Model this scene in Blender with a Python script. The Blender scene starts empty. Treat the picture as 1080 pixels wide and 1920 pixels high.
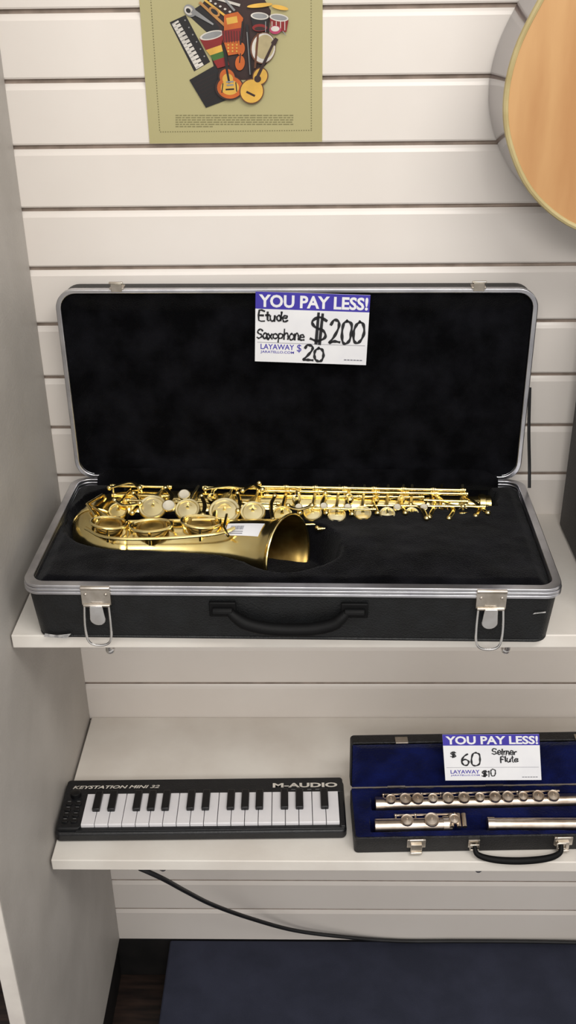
import bpy, math, random
from mathutils import Vector, Matrix, noise
random.seed(4)
SC = bpy.context.scene
COL = SC.collection
SC.view_settings.view_transform = 'Standard'
PI = math.pi
# ------------------------------------------------------------------ camera
CAMP = Vector((0, -1.325, 1.755)); FPX = 1900.0
pitch = math.radians(28.34); yaw = 0.0228; roll = 0.014
F = Vector((-math.sin(yaw)*math.cos(pitch), math.cos(yaw)*math.cos(pitch), -math.sin(pitch))).normalized()
R0 = F.cross(Vector((0, 0, 1))).normalized(); U0 = R0.cross(F)
Rv = R0*math.cos(roll) - U0*math.sin(roll); Uv = U0*math.cos(roll) + R0*math.sin(roll)
cd = bpy.data.cameras.new('camera'); cam = bpy.data.objects.new('camera', cd); COL.objects.link(cam)
cam.matrix_world = Matrix(((Rv.x, Uv.x, -F.x, CAMP.x), (Rv.y, Uv.y, -F.y, CAMP.y), (Rv.z, Uv.z, -F.z, CAMP.z), (0, 0, 0, 1)))
cd.sensor_fit = 'VERTICAL'; cd.sensor_height = 24; cd.lens = FPX/1920*24; cd.clip_start = .02
SC.camera = cam
def at(px, py, x=None, y=None, z=None):
    d = F + Rv*((px-540)/FPX) - Uv*((py-960)/FPX)
    if x is not None: t = (x-CAMP.x)/d.x
    elif y is not None: t = (y-CAMP.y)/d.y
    else: t = (z-CAMP.z)/d.z
    return CAMP + d*t
# ------------------------------------------------------------------ materials
def lin(c):
    return tuple(((v/255)/12.92 if v/255 <= .04045 else ((v/255+.055)/1.055)**2.4) for v in c) + (1,)
def mat(name, col, rough=.5, metal=0, col2=None, scale=20, bump=0, bscale=200, sheen=0, coat=0, stretch=None, spec=.5):
    m = bpy.data.materials.new(name); m.use_nodes = True
    nt = m.node_tree; b = nt.nodes['Principled BSDF']
    b.inputs['Base Color'].default_value = lin(col)
    b.inputs['Roughness'].default_value = rough; b.inputs['Metallic'].default_value = metal
    b.inputs['Specular IOR Level'].default_value = spec
    if sheen: b.inputs['Sheen Weight'].default_value = sheen; b.inputs['Sheen Roughness'].default_value = .4
    if coat: b.inputs['Coat Weight'].default_value = coat; b.inputs['Coat Roughness'].default_value = .08
    tc = nt.nodes.new('ShaderNodeTexCoord'); mp = nt.nodes.new('ShaderNodeMapping')
    nt.links.new(tc.outputs['Object'], mp.inputs['Vector'])
    if stretch: mp.inputs['Scale'].default_value = stretch
    if col2 is not None:
        n = nt.nodes.new('ShaderNodeTexNoise'); n.inputs['Scale'].default_value = scale; n.inputs['Detail'].default_value = 5
        r = nt.nodes.new('ShaderNodeValToRGB')
        r.color_ramp.elements[0].color = lin(col); r.color_ramp.elements[1].color = lin(col2)
        r.color_ramp.elements[0].position = .38; r.color_ramp.elements[1].position = .66
        nt.links.new(mp.outputs['Vector'], n.inputs['Vector']); nt.links.new(n.outputs['Fac'], r.inputs['Fac'])
        nt.links.new(r.outputs['Color'], b.inputs['Base Color'])
    if bump:
        n2 = nt.nodes.new('ShaderNodeTexNoise'); n2.inputs['Scale'].default_value = bscale; n2.inputs['Detail'].default_value = 3
        bp = nt.nodes.new('ShaderNodeBump'); bp.inputs['Strength'].default_value = bump; bp.inputs['Distance'].default_value = .002
        nt.links.new(mp.outputs['Vector'], n2.inputs['Vector']); nt.links.new(n2.outputs['Fac'], bp.inputs['Height']); nt.links.new(bp.outputs['Normal'], b.inputs['Normal'])
    return m
M = {}
M['slat'] = mat('slat_laminate', (238, 231, 224), .32, 0, (231, 223, 215), 3, .05, 60)
M['mdf'] = mat('raw_groove_board', (176, 160, 148), .8, 0, (150, 136, 124), 40)
M['panel'] = mat('side_panel_laminate', (184, 179, 173), .5, 0, (172, 167, 161), 8, .25, 260)
M['paneledge'] = mat('panel_edge', (226, 220, 212), .5, 0, (212, 205, 198), 20)
M['shelf'] = mat('shelf_laminate', (236, 231, 223), .42, 0, (224, 217, 208), 9, .08, 150)
M['black'] = mat('black_trim', (16, 15, 16), .6, 0, (28, 25, 25), 30)
M['floor'] = mat('dark_wood_floor', (26, 19, 17), .45, 0, (56, 41, 34), 10, .1, 80, stretch=(1, 9, 1))
M['navy'] = mat('navy_carpet', (45, 48, 62), .85, 0, (53, 56, 72), 14, .5, 700, spec=.2)
M['abs'] = mat('black_plastic', (13, 14, 15), .5, 0, (20, 22, 24), 40, .4, 500)
M['plush'] = mat('black_plush', (5, 5, 7), 1, 0, (19, 19, 23), 24, .8, 700, sheen=.07, spec=.05)
M['alu'] = mat('aluminium_rim', (222, 222, 226), .3, 1, (196, 196, 202), 30)
M['chrome'] = mat('chrome', (240, 239, 238), .25, 1, (226, 223, 220), 60)
M['nickel'] = mat('worn_nickel', (214, 206, 196), .32, 1, (186, 177, 164), 60)
M['brass'] = mat('lacquered_brass', (255, 236, 170), .2, 1, (248, 222, 146), 25)
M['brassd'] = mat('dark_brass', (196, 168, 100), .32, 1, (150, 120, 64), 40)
M['brassp'] = mat('pale_brass_cup', (255, 244, 200), .3, 1, (248, 232, 176), 30)
M['pearl'] = mat('pearl', (216, 208, 188), .25, 0, (190, 182, 165), 60, coat=.6)
M['white'] = mat('card_white', (240, 240, 242), .55, 0, (232, 232, 236), 20)
M['blueink'] = mat('blue_print', (66, 56, 170), .5, 0, (58, 48, 158), 20)
M['ink'] = mat('marker_ink', (26, 26, 30), .5, 0, (34, 34, 38), 20)
M['grayink'] = mat('grey_print', (120, 120, 130), .6, 0, (130, 130, 140), 20)
M['gold'] = mat('olive_gold_paper', (180, 172, 126), .4, 0, (174, 165, 118), 3)
M['olive'] = mat('olive_print', (128, 122, 82), .6, 0, (120, 114, 76), 10)
M['kbody'] = mat('keyboard_black', (16, 17, 20), .42, 0, (22, 23, 26), 60, .2, 500)
M['kwhite'] = mat('key_white', (238, 236, 238), .3, 0, (230, 228, 231), 20)
M['kblack'] = mat('key_black', (12, 12, 14), .3, 0, (18, 18, 20), 30)
M['silver'] = mat('tarnished_silver', (230, 217, 202), .3, 1, (196, 178, 160), 55)
M['velvet'] = mat('blue_velvet', (8, 13, 50), .95, 0, (14, 23, 76), 30, .8, 300, sheen=.1, spec=.1)
M['leath'] = mat('black_leatherette', (14, 13, 15), .5, 0, (22, 21, 23), 60, .7, 400)
M['grip'] = mat('black_moulded_grip', (7, 7, 8), .6, 0, (10, 10, 11), 60, .12, 600, spec=.2)
M['spruce'] = mat('guitar_spruce', (206, 160, 108), .36, 0, (188, 138, 88), 3.2, coat=.3, stretch=(7, 1, 1.2))
M['gside'] = mat('guitar_side_gloss', (84, 74, 76), .14, 0, (110, 99, 101), 6, coat=.5, stretch=(1, 1, 5))
M['binding'] = mat('cream_binding', (190, 174, 126), .4, 0, (174, 156, 106), 30)
M['rose'] = mat('rosewood', (60, 34, 24), .4, 0, (80, 48, 34), 40)
M['cable'] = mat('black_rubber', (20, 20, 22), .5, 0, (30, 30, 33), 40)
M['scuff'] = mat('scuffed_plastic', (190, 188, 186), .7, 0, (130, 130, 130), 200)
M['grille'] = mat('grille_cloth', (12, 12, 13), .8, 0, (24, 24, 26), 400, .8, 900)
# ------------------------------------------------------------------ mesh builder
class MB:
    def __init__(s): s.v = []; s.f = []; s.m = []
    def add(s, vs, fs, mi=0, T=None):
        o = len(s.v)
        for v in vs:
            v = Vector(v); s.v.append(T @ v if T else v)
        for f in fs: s.f.append([i+o for i in f]); s.m.append(mi)
        return s
    def box(s, x0, x1, y0, y1, z0, z1, mi=0, T=None):
        vs = [(x, y, z) for z in (z0, z1) for y in (y0, y1) for x in (x0, x1)]
        return s.add(vs, [(0, 2, 3, 1), (4, 5, 7, 6), (0, 1, 5, 4), (2, 6, 7, 3), (0, 4, 6, 2), (1, 3, 7, 5)], mi, T)
    def prism(s, pts, z0, z1, mi=0, T=None, pts0=None):
        n = len(pts)
        vs = [(p[0], p[1], z0) for p in (pts0 or pts)] + [(p[0], p[1], z1) for p in pts]
        fs = [(i, (i+1) % n, n+(i+1) % n, n+i) for i in range(n)] + [tuple(range(n))[::-1], tuple(range(n, 2*n))]
        return s.add(vs, fs, mi, T)
    def ring(s, o, i, z0, z1, mi=0, T=None, o0=None):
        n = len(o)
        vs = [(p[0], p[1], z0) for p in (o0 or o)] + [(p[0], p[1], z1) for p in o] + [(p[0], p[1], z0) for p in i] + [(p[0], p[1], z1) for p in i]
        fs = []
        for k in range(n):
            j = (k+1) % n
            fs += [(k, j, n+j, n+k), (2*n+j, 2*n+k, 3*n+k, 3*n+j), (n+k, n+j, 3*n+j, 3*n+k), (j, k, 2*n+k, 2*n+j)]
        return s.add(vs, fs, mi, T)
    def tube(s, path, r, segs=12, cap=True, mi=0, T=None, closed=False, flat=1.0, up=None):
        path = [Vector(p) for p in path]; n = len(path)
        rr = r if isinstance(r, (list, tuple)) else [r]*n
        vs = []; N = None
        for i, p in enumerate(path):
            a = path[(i-1) % n] if (closed or i > 0) else path[i]; b = path[(i+1) % n] if (closed or i < n-1) else path[i]
            t = (b-a).normalized()
            if N is None:
                u = Vector(up) if up else (Vector((0, 0, 1)) if abs(t.z) < .9 else Vector((1, 0, 0)))
                N = (u - t*u.dot(t)).normalized()
            else: N = (N - t*N.dot(t)).normalized()
            B = t.cross(N)
            for k in range(segs):
                q = 2*PI*k/segs
                vs.append(p + (N*math.cos(q)*flat + B*math.sin(q))*rr[i])
        fs = []
        for i in range(n if closed else n-1):
            j = (i+1) % n
            for k in range(segs):
                l = (k+1) % segs
                fs.append((i*segs+k, i*segs+l, j*segs+l, j*segs+k))
        if cap and not closed:
            fs.append(tuple(range(segs))[::-1]); fs.append(tuple((n-1)*segs+k for k in range(segs)))
        return s.add(vs, fs, mi, T)
    def lathe(s, c, nrm, prof, segs=24, mi=0, T=None):
        c = Vector(c); nrm = Vector(nrm).normalized()
        u = nrm.orthogonal().normalized(); w = nrm.cross(u)
        vs = []; fs = []
        for (r, h) in prof:
            for k in range(segs):
                q = 2*PI*k/segs
                vs.append(c + nrm*h + (u*math.cos(q)+w*math.sin(q))*r)
        for i in range(len(prof)-1):
            for k in range(segs):
                l = (k+1) % segs
                fs.append((i*segs+k, i*segs+l, (i+1)*segs+l, (i+1)*segs+k))
        return s.add(vs, fs, mi, T)
    def cup(s, c, nrm, r, h=.004, mi=0):
        e = 1e-5
        return s.lathe(c, nrm, [(e, 0), (r, 0), (r, h*.6), (r*.93, h), (r*.8, h*.92), (r*.74, h*.6), (r*.3, h*.75), (e, h*.85)], 28, mi)
    def ball(s, c, r, mi=0):
        return s.lathe(c, (0, 0, 1), [(max(1e-5, r*math.sin(PI*k/8)), -r*math.cos(PI*k/8)) for k in range(9)], 12, mi)
    def grid(s, x0, x1, y0, y1, nx, ny, fn, mi=0, T=None):
        vs = [fn(x0+(x1-x0)*i/nx, y0+(y1-y0)*j/ny) for j in range(ny+1) for i in range(nx+1)]
        fs = [(j*(nx+1)+i, j*(nx+1)+i+1, (j+1)*(nx+1)+i+1, (j+1)*(nx+1)+i) for j in range(ny) for i in range(nx)]
        return s.add(vs, fs, mi, T)
def rrect(w, d, r, cx=0, cy=0, n=8):
    out = []
    for (sx, sy, a0) in ((1, 1, 0), (-1, 1, 90), (-1, -1, 180), (1, -1, 270)):
        for k in range(n+1):
            a = math.radians(a0+90*k/n)
            out.append((cx+sx*(w/2-r)+r*math.cos(a), cy+sy*(d/2-r)+r*math.sin(a)))
    return out
def catmull(pts, k=6, closed=False):
    pts = [Vector(p) for p in pts]; n = len(pts); out = []
    for i in range(n if closed else n-1):
        p1 = pts[i]; p2 = pts[(i+1) % n]
        p0 = pts[(i-1) % n] if (closed or i > 0) else p1*2-p2
        p3 = pts[(i+2) % n] if (closed or i < n-2) else p2*2-p1
        for j in range(k):
            t = j/k
            out.append(.5*((2*p1)+(-p0+p2)*t+(2*p0-5*p1+4*p2-p3)*t*t+(-p0+3*p1-3*p2+p3)*t**3))
    if not closed: out.append(pts[-1])
    return out
ROOTM = {}
def thing(name, label, cat, loc=(0, 0, 0), rotz=0, group=None):
    o = bpy.data.objects.new(name, None); COL.objects.link(o); o.empty_display_size = .02
    o.location = loc; o.rotation_euler = (0, 0, rotz); o['label'] = label; o['category'] = cat
    if group: o['group'] = group
    ROOTM[o.name] = Matrix.Translation(Vector(loc)) @ Matrix.Rotation(rotz, 4, 'Z')
    return o
def obj(name, mb, mats, parent=None, world=False, bevel=0, smooth=True, label=None, solid=0, angle=40):
    vs = mb.v
    if world and parent is not None:
        p = parent
        while p.parent: p = p.parent
        Mi = ROOTM[p.name].inverted(); vs = [Mi @ v for v in vs]
    me = bpy.data.meshes.new(name); me.from_pydata([tuple(v) for v in vs], [], mb.f)
    for m in (mats if isinstance(mats, (list, tuple)) else [mats]): me.materials.append(M[m])
    me.polygons.foreach_set('material_index', mb.m)
    me.update(); me.validate()
    if smooth:
        me.shade_smooth()
        me.set_sharp_from_angle(angle=math.radians(angle))
    o = bpy.data.objects.new(name, me); COL.objects.link(o)
    if parent is not None: o.parent = parent
    if solid:
        q = o.modifiers.new('solid', 'SOLIDIFY'); q.thickness = solid; q.offset = -1
    if bevel:
        q = o.modifiers.new('bevel', 'BEVEL'); q.width = bevel; q.segments = 3; q.limit_method = 'ANGLE'
    if label: o['label'] = label
    return o
def struct(name, mb, mats, **k):
    o = obj(name, mb, mats, **k); o['kind'] = 'structure'; return o
def tagm(o, label, cat, group=None):
    o['label'] = label; o['category'] = cat
    if group: o['group'] = group
def text_into(mb, s, u0, u1, v0, v1, mapf, mi=0, bold=0.0, shear=0):
    cu = bpy.data.curves.new('t', 'FONT'); cu.body = s; cu.offset = bold; cu.resolution_u = 3; cu.shear = shear
    o = bpy.data.objects.new('t', cu); COL.objects.link(o)
    dg = bpy.context.evaluated_depsgraph_get(); me = bpy.data.meshes.new_from_object(o.evaluated_get(dg))
    vs = [v.co.copy() for v in me.vertices]; fs = [tuple(p.vertices) for p in me.polygons]
    bpy.data.objects.remove(o); bpy.data.curves.remove(cu); bpy.data.meshes.remove(me)
    if not vs: return
    xa = min(v.x for v in vs); xb = max(v.x for v in vs); ya = min(v.y for v in vs); yb = max(v.y for v in vs)
    mb.add([mapf(u0+(u1-u0)*(v.x-xa)/(xb-xa), v0+(v1-v0)*(v.y-ya)/(yb-ya)) for v in vs], fs, mi)
GL = {
 'E': [[(.8, 1), (.1, 1), (.1, 0), (.85, 0)], [(.1, .5), (.7, .5)]],
 't': [[(.5, .95), (.5, .1), (.85, .02)], [(.1, .65), (.9, .65)]],
 'u': [[(.1, .6), (.1, .2), (.3, 0), (.6, .05), (.8, .3), (.8, .6), (.82, .0)]],
 'd': [[(.75, .4), (.5, .6), (.2, .45), (.15, .2), (.4, 0), (.7, .15), (.8, .5), (.8, 1), (.82, 0)]],
 'e': [[(.15, .3), (.8, .35), (.7, .58), (.4, .62), (.15, .4), (.2, .08), (.5, 0), (.9, .12)]],
 'S': [[(.85, .85), (.5, 1), (.15, .8), (.3, .55), (.75, .4), (.8, .15), (.45, 0), (.1, .12)]],
 'a': [[(.75, .5), (.4, .6), (.12, .3), (.35, 0), (.7, .15), (.78, .55), (.8, .05), (.98, .04)]],
 'x': [[(.1, .6), (.85, 0)], [(.85, .6), (.1, 0)]],
 'o': [[(.5, .6), (.15, .45), (.15, .12), (.5, 0), (.85, .15), (.85, .45), (.5, .6)]],
 'p': [[(.15, .6), (.15, -.35)], [(.15, .5), (.5, .62), (.85, .4), (.7, .08), (.4, 0), (.15, .12)]],
 'h': [[(.15, 1), (.15, 0)], [(.15, .35), (.4, .6), (.7, .55), (.8, .3), (.8, 0)]],
 'n': [[(.15, .6), (.15, 0)], [(.15, .35), (.4, .6), (.7, .55), (.8, .3), (.8, 0)]],
 'l': [[(.4, 1), (.4, .1), (.65, .02)]],
 'm': [[(.05, .6), (.05, 0)], [(.05, .35), (.2, .58), (.4, .55), (.45, .3), (.45, 0)], [(.45, .35), (.6, .58), (.8, .55), (.88, .3), (.88, 0)]],
 'r': [[(.15, .6), (.15, 0)], [(.15, .3), (.35, .55), (.8, .58)]],
 'F': [[(.15, 0), (.15, 1), (.85, 1)], [(.15, .55), (.7, .55)]],
 '$': [[(.92, .80), (.5, .94), (.1, .78), (.25, .56), (.78, .42), (.88, .2), (.45, .06), (.05, .16)], [(.44, 1.06), (.38, -.02)], [(.66, 1.04), (.60, -.03)]],
 '2': [[(.1, .8), (.35, 1), (.75, .92), (.8, .65), (.45, .3), (.1, 0), (.5, .05), (.95, 0)]],
 '0': [[(.5, 1), (.2, .85), (.1, .5), (.2, .12), (.5, 0), (.8, .15), (.9, .5), (.8, .87), (.45, 1.0)]],
 '6': [[(.75, 1), (.35, .75), (.12, .35), (.3, .02), (.7, .05), (.8, .35), (.5, .52), (.2, .35)]],
 '1': [[(.3, .8), (.5, 1), (.5, 0)]],
}
WD = {'t': .7, 'l': .5, 'r': .75, 'm': 1.35, 'E': 1.1, 'S': 1.15, '$': 1.1, '2': 1.05, '0': 1.1, '1': .6, 'x': .9}
def hand_into(mb, s, u0, u1, v0, v1, mapf, asp, w, mi=0, jit=.06, over=1.12):
    """loose pen strokes; asp = width/height of the card, w = pen width in card heights"""
    tot = sum(WD.get(c, 1) for c in s); cu = u0
    for i, ch in enumerate(s):
        cw = (u1-u0)*WD.get(ch, 1)/tot; sc = 1+random.uniform(-jit, jit)*1.6; dy = random.uniform(-jit, jit)*(v1-v0); sl = random.uniform(.0, .12)
        for st in GL[ch]:
            pts = [Vector((cu+cw*over*(p[0]*.92+random.uniform(-jit, jit)*.6+sl*p[1]-.02), v0+dy+(v1-v0)*sc*(p[1]+random.uniform(-jit, jit)*.6), 0)) for p in st]
            if len(pts) > 4: pts = catmull(pts, 6)
            else: pts = catmull(pts, 2)
            P = [Vector((p.x*asp, p.y, 0)) for p in pts]
            L = []; Rr = []
            for k, p in enumerate(P):
                a = P[max(0, k-1)]; b = P[min(len(P)-1, k+1)]; t = (b-a)
                t = t.normalized() if t.length > 1e-6 else Vector((1, 0, 0))
                nn = Vector((-t.y, t.x, 0))*w/2*(1+.25*math.sin(k*.9+i))
                if k == 0: p = p-t*w*.3
                if k == len(P)-1: p = p+t*w*.3
                L.append(p+nn); Rr.append(p-nn)
            vs = [mapf(q.x/asp, q.y) for q in L+Rr]; m = len(P)
            mb.add(vs, [(k, k+m, k+1+m, k+1) for k in range(m-1)], mi)
        cu += cw
# ------------------------------------------------------------------ setting
DROPZ = lambda n: 1.6375 - .0762*n
XL = at(225, 1765, y=0).x
X0, X1 = XL-.45, 1.5
ZB = .106
mb = MB(); prof = [(0, 2.62, 0)]
n = -12
while DROPZ(n) > ZB+.02:
    z = DROPZ(n)
    if z < 2.6:
        prof += [(0, z+.002, 0), (.0012, z, 1), (.006, z, 1), (.006, z-.0045, 1), (.0038, z-.0052, 0), (.0018, z-.0085, 0), (0, z-.0125, 0)]
    n += 1
prof += [(0, ZB, 0), (.02, ZB, 0), (.02, 2.62, 0)]
np_ = len(prof)
mb.add([(X0, y, z) for y, z, _ in prof]+[(X1, y, z) for y, z, _ in prof], [])
for i in range(np_):
    j = (i+1) % np_
    mb.f.append([i, j, np_+j, np_+i]); mb.m.append(prof[i][2])
struct('wall_back', mb, ['slat', 'mdf'], smooth=False)
YF = at(50, 1920, x=XL).y
struct('wall_left', MB().box(XL-.02, XL, YF, 0, ZB, 2.5), 'panel', bevel=.0012)
struct('trim_1', MB().box(XL-.0205, XL-.0002, YF-.0035, YF-.0002, ZB, 2.5), 'paneledge', bevel=.001)
struct('baseboard_back', MB().box(X0, X1, .0, .02, 0, ZB-.0005), 'black', bevel=.001)
struct('baseboard_left', MB().box(XL-.018, XL-.006, YF+.03, -.001, 0, ZB-.0005), 'black', bevel=.001)
struct('floor', MB().box(-1.2, 1.8, -1.15, .1, -.03, 0), 'floor')
# ------------------------------------------------------------------ platform
PX = at(318, 1768, z=ZB).x
p = thing('display_platform', 'low dark navy covered platform on the floor below both shelves', 'platform', (PX+.6, -.28, 0))
obj('deck', MB().box(PX, PX+1.2, -.55, -.002, ZB-.02, ZB), 'navy', p, world=True, bevel=.004)
obj('frame', MB().box(PX+.01, PX+1.19, -.54, -.006, 0.0005, ZB-.02), 'black', p, world=True, bevel=.002)
# ------------------------------------------------------------------ shelves
Z1, Z2 = 1.036, .6515
def shelf(z, xl, yf, th, tips, label):
    s = thing('shelf', label, 'shelf', (.2, 0, z-th), group='white wall shelves')
    obj('shelf_board', MB().box(xl, 1.25, yf, -.0004, z-th, z), 'shelf', s, world=True, bevel=.0015)
    for (px, py) in tips:
        q = at(px, py, y=yf+.02)
        b = MB().box(q.x-.0018, q.x+.0018, yf+.03, -.0008, z-th-.022, z-th)
        b.box(q.x-.012, q.x+.012, -.004, -.0004, z-th-.06, z-th)
        br = obj('bracket', b, 'chrome', s, world=True, bevel=.0006)
        t = MB().tube([(q.x, yf+.035, z-th-.012), (q.x, yf+.024, z-th-.016), (q.x, yf+.016, z-th-.012), (q.x, yf+.014, z-th-.001)], .0042, 10)
        t.ball((q.x, yf+.022, z-th-.018), .006)
        obj('bracket_tip', t, 'chrome', br, world=True)
    return s
sl1 = at(20, 1192, z=Z1)
sl2 = at(95, 1614, z=Z2)
shelf(Z1, sl1.x, -.309, .019, [(207, 1224), (948, 1226)], 'upper white shelf carrying the open saxophone case')
shelf(Z2, sl2.x, -.309, .019, [(307, 1648), (895, 1650)], 'lower white shelf carrying the small keyboard and flute case')
# ------------------------------------------------------------------ cable
pts = []
for (px, py, y) in [(262, 1628, -.292), (285, 1638, -.287), (312, 1651, -.27), (350, 1672, -.2), (400, 1697, -.13), (470, 1722, -.07), (550, 1744, -.03), (640, 1756, -.014)]:
    pts.append(at(px, py, y=y))
for (px, py) in [(740, 1759), (860, 1762), (980, 1765), (1100, 1768), (1250, 1775)]:
    q = at(px, py, z=ZB+.006); pts.append(Vector((q.x, min(q.y, -.007), q.z)))
cb = obj('cable', MB().tube(catmull(pts, 8), .0036, 10), 'cable')
tagm(cb, 'black cable drooping from under the lower shelf along the slatted wall', 'cable')
# ------------------------------------------------------------------ poster
pc = at(442, 268, y=-.001)
po = thing('poster', 'olive gold poster with a collage of musical instruments on the slatted wall', 'poster', pc)
def PP(px, py, k): return at(px, py, y=-.0016-.00012*k)
a = at(281, 271, y=-.001); b = at(604, 264, y=-.001)
hh = .281; w_ = b.x-a.x
mb = MB().box(a.x, b.x, -.0016, 0, (a.z+b.z)/2, (a.z+b.z)/2+hh)
obj('paper', mb, 'gold', po, world=True)
px0 = a.x; pz0 = (a.z+b.z)/2
mb = MB()
for zz in (.013, hh-.013):
    k = 0
    while k*.0030 < w_-.028:
        mb.box(px0+.014+k*.003, px0+.0155+k*.003, -.0018, -.0016, pz0+zz, pz0+zz+.0012); k += 1
for xx in (.013, w_-.014):
    k = 0
    while k*.0030 < hh-.03:
        mb.box(px0+xx, px0+xx+.0012, -.0018, -.0016, pz0+.015+k*.003, pz0+.0165+k*.003); k += 1
obj('border', mb, 'olive', po, world=True, smooth=False)
mb = MB()
for r in range(6):
    y = 216.5+r*4.2
    x = 329
    end = 549 if r < 5 else 398
    while x < end:
        w = min(random.uniform(4, 12), end+1-x)
        mb.add([PP(x, y-1.0, 1), PP(x+w, y-1.1, 1), PP(x+w, y+.9, 1), PP(x, y+1.0, 1)], [(0, 3, 2, 1)])
        x += w+1.6
obj('small_print', mb, 'olive', po, world=True, smooth=False)
cm = {'k': (24, 20, 22), 'w': (222, 216, 206), 'r': (140, 28, 26), 'y': (232, 182, 76), 'o': (206, 100, 30), 'g': (64, 110, 44), 'b': (104, 60, 34), 'd': (52, 28, 24), 'c': (188, 172, 130), 'p': (186, 60, 100), 's': (150, 150, 150), 't': (190, 134, 70)}
keys = list(cm)
for k in keys: M['pr_'+k] = mat('print_'+k, cm[k], .5, 0, tuple(int(v*.85) for v in cm[k]), 30)
mb = MB(); lay = [1]
def poly(pts, c):
    lay[0] += .3
    mb.add([PP(x, y, lay[0]) for x, y in pts], [tuple(range(len(pts)))[::-1]], keys.index(c))
def ell(cx, cy, rx, ry, rot, c):
    a = math.radians(rot)
    poly([(cx+rx*math.cos(t)*math.cos(a)-ry*math.sin(t)*math.sin(a), cy+rx*math.cos(t)*math.sin(a)+ry*math.sin(t)*math.cos(a)) for t in [2*PI*i/28 for i in range(28)]], c)
def stick(x0, y0, x1, y1, w, c, w1=None):
    d = Vector((x1-x0, y1-y0)).normalized(); n_ = Vector((-d.y, d.x)); w1 = w if w1 is None else w1
    poly([(x0+n_.x*w/2, y0+n_.y*w/2), (x1+n_.x*w1/2, y1+n_.y*w1/2), (x1-n_.x*w1/2, y1-n_.y*w1/2), (x0-n_.x*w/2, y0-n_.y*w/2)], c)
poly([(380, 6), (400, -20), (440, -36), (480, -30), (508, 20), (500, 120), (470, 150), (440, 150), (402, 130), (392, 90)], 'd')
poly([(350, 26), (378, 8), (412, 52), (398, 70)], 'k')
poly([(318, 42), (348, 28), (394, 116), (364, 134)], 'k')
poly([(322, 45), (334, 38), (382, 122), (368, 130)], 'w')
for i in range(11):
    x = 324+i*4.2; y = 49+i*7.3
    stick(x+5.5, y-3, x+12.5, y-6.6, 2.2, 'k')
for i in range(14):
    x = 322+i*3.5; y = 46+i*6.2
    stick(x, y, x+6, y-3, .7, 's')
for i in range(6): ell(347+i*7.2, 38+i*13.5, 1.5, 1.5, 0, 's')
poly([(355, 150), (404, 122), (434, 184), (386, 202)], 'k'); poly([(361, 153), (400, 131), (424, 178), (388, 194)], 'k')
for i in range(7): stick(364+i*4, 158+i*5.6, 404+i*3, 138+i*6, .6, 'd')
ell(356, 20, 13, 10, 50, 's'); ell(354, 20, 9, 7, 50, 'w'); stick(360, 20, 400, 46, 10, 's', 3); ell(353, 20, 5, 4, 50, 'k')
stick(374, 4, 424, 50, 5, 't'); stick(384, 0, 428, 34, 4, 'y'); ell(402, 22, 12, 7, 40, 't'); ell(402, 22, 8, 4, 40, 'k')
stick(395, -6, 450, 10, 5, 'w'); stick(410, -14, 440, 20, 4, 's')
for i in range(5): ell(395+i*9, 2+i*5, 2.5, 2, 0, 'w')
poly([(374, 72), (420, 60), (415, 84), (386, 94)], 'r'); ell(397, 66, 23, 8, -14, 'w'); ell(397, 66, 19, 6, -14, 's')
poly([(386, 94), (415, 84), (418, 96), (394, 104)], 'y'); poly([(394, 104), (418, 96), (424, 106), (400, 114)], 'g'); poly([(400, 114), (424, 106), (430, 122), (408, 128)], 'r')
poly([(420, 28), (446, 22), (456, 34), (452, 56), (420, 60)], 'o'); poly([(424, 34), (444, 30), (446, 42), (426, 46)], 'y')
poly([(416, 58), (452, 52), (454, 76), (418, 80)], 'r'); poly([(420, 80), (452, 76), (452, 100), (428, 104)], 'o')
for i in range(7): stick(418+i*5.2, 58, 420+i*5, 80, 1.2, 'd')
for i in range(3):
    for j in range(3): ell(428+i*8, 84+j*6, 1.6, 1.6, 0, 'y')
ell(452, 92, 7, 12, 8, 'o'); ell(450, 118, 9, 14, 5, 'o'); stick(455, 40, 451, 84, 3, 'k'); stick(451, 100, 449, 118, 2, 'k')
ell(487, 10, 24, 4, -6, 'y'); ell(525, 14, 16, 4, 12, 'y')
poly([(470, 30), (503, 32), (500, 52), (474, 50)], 'k'); ell(487, 30, 17, 7, 4, 'w'); ell(487, 30, 14, 5, 4, 's'); ell(487, 52, 14, 7, 0, 'r'); ell(487, 54, 10, 4, 0, 'd')
poly([(506, 34), (541, 38), (537, 60), (509, 57)], 'r'); ell(523, 33, 18, 7, 8, 'w'); ell(523, 33, 15, 5, 8, 's')
for i in range(4): stick(510+i*8, 40, 510+i*8, 57, 1.4, 'w')
ell(516, 56, 11, 8, 0, 'p'); ell(516, 54, 8, 5, 0, 'w'); stick(498, 40, 498, 80, 1.5, 's'); stick(530, 58, 536, 66, 1.5, 's')
ell(493, 90, 24, 30, 8, 'b'); ell(494, 90, 22, 28, 8, 'w'); ell(496, 88, 18, 23, 8, 'c'); stick(484, 62, 478, 128, 4, 'b')
stick(463, 46, 470, 140, 5, 'k'); stick(463, 60, 469, 140, 1.2, 's')
stick(421, 92, 428, 142, 5, 'k', 6)
ell(425, 144, 18, 16, 70, 'd'); ell(430, 164, 27, 24, 0, 'd'); ell(426, 145, 16, 14, 70, 'o'); ell(431, 164, 24, 21, 0, 'o'); ell(427, 148, 10, 10, 0, 'y'); ell(431, 164, 17, 14, 0, 'y')
stick(418, 156, 416, 174, 2, 'k'); stick(442, 154, 444, 172, 2, 'k'); stick(424, 124, 430, 156, 4, 'k'); stick(423, 168, 439, 167, 3, 'k'); stick(424, 154, 438, 153, 3, 's'); stick(425, 160, 438, 159, 3, 's')
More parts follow.
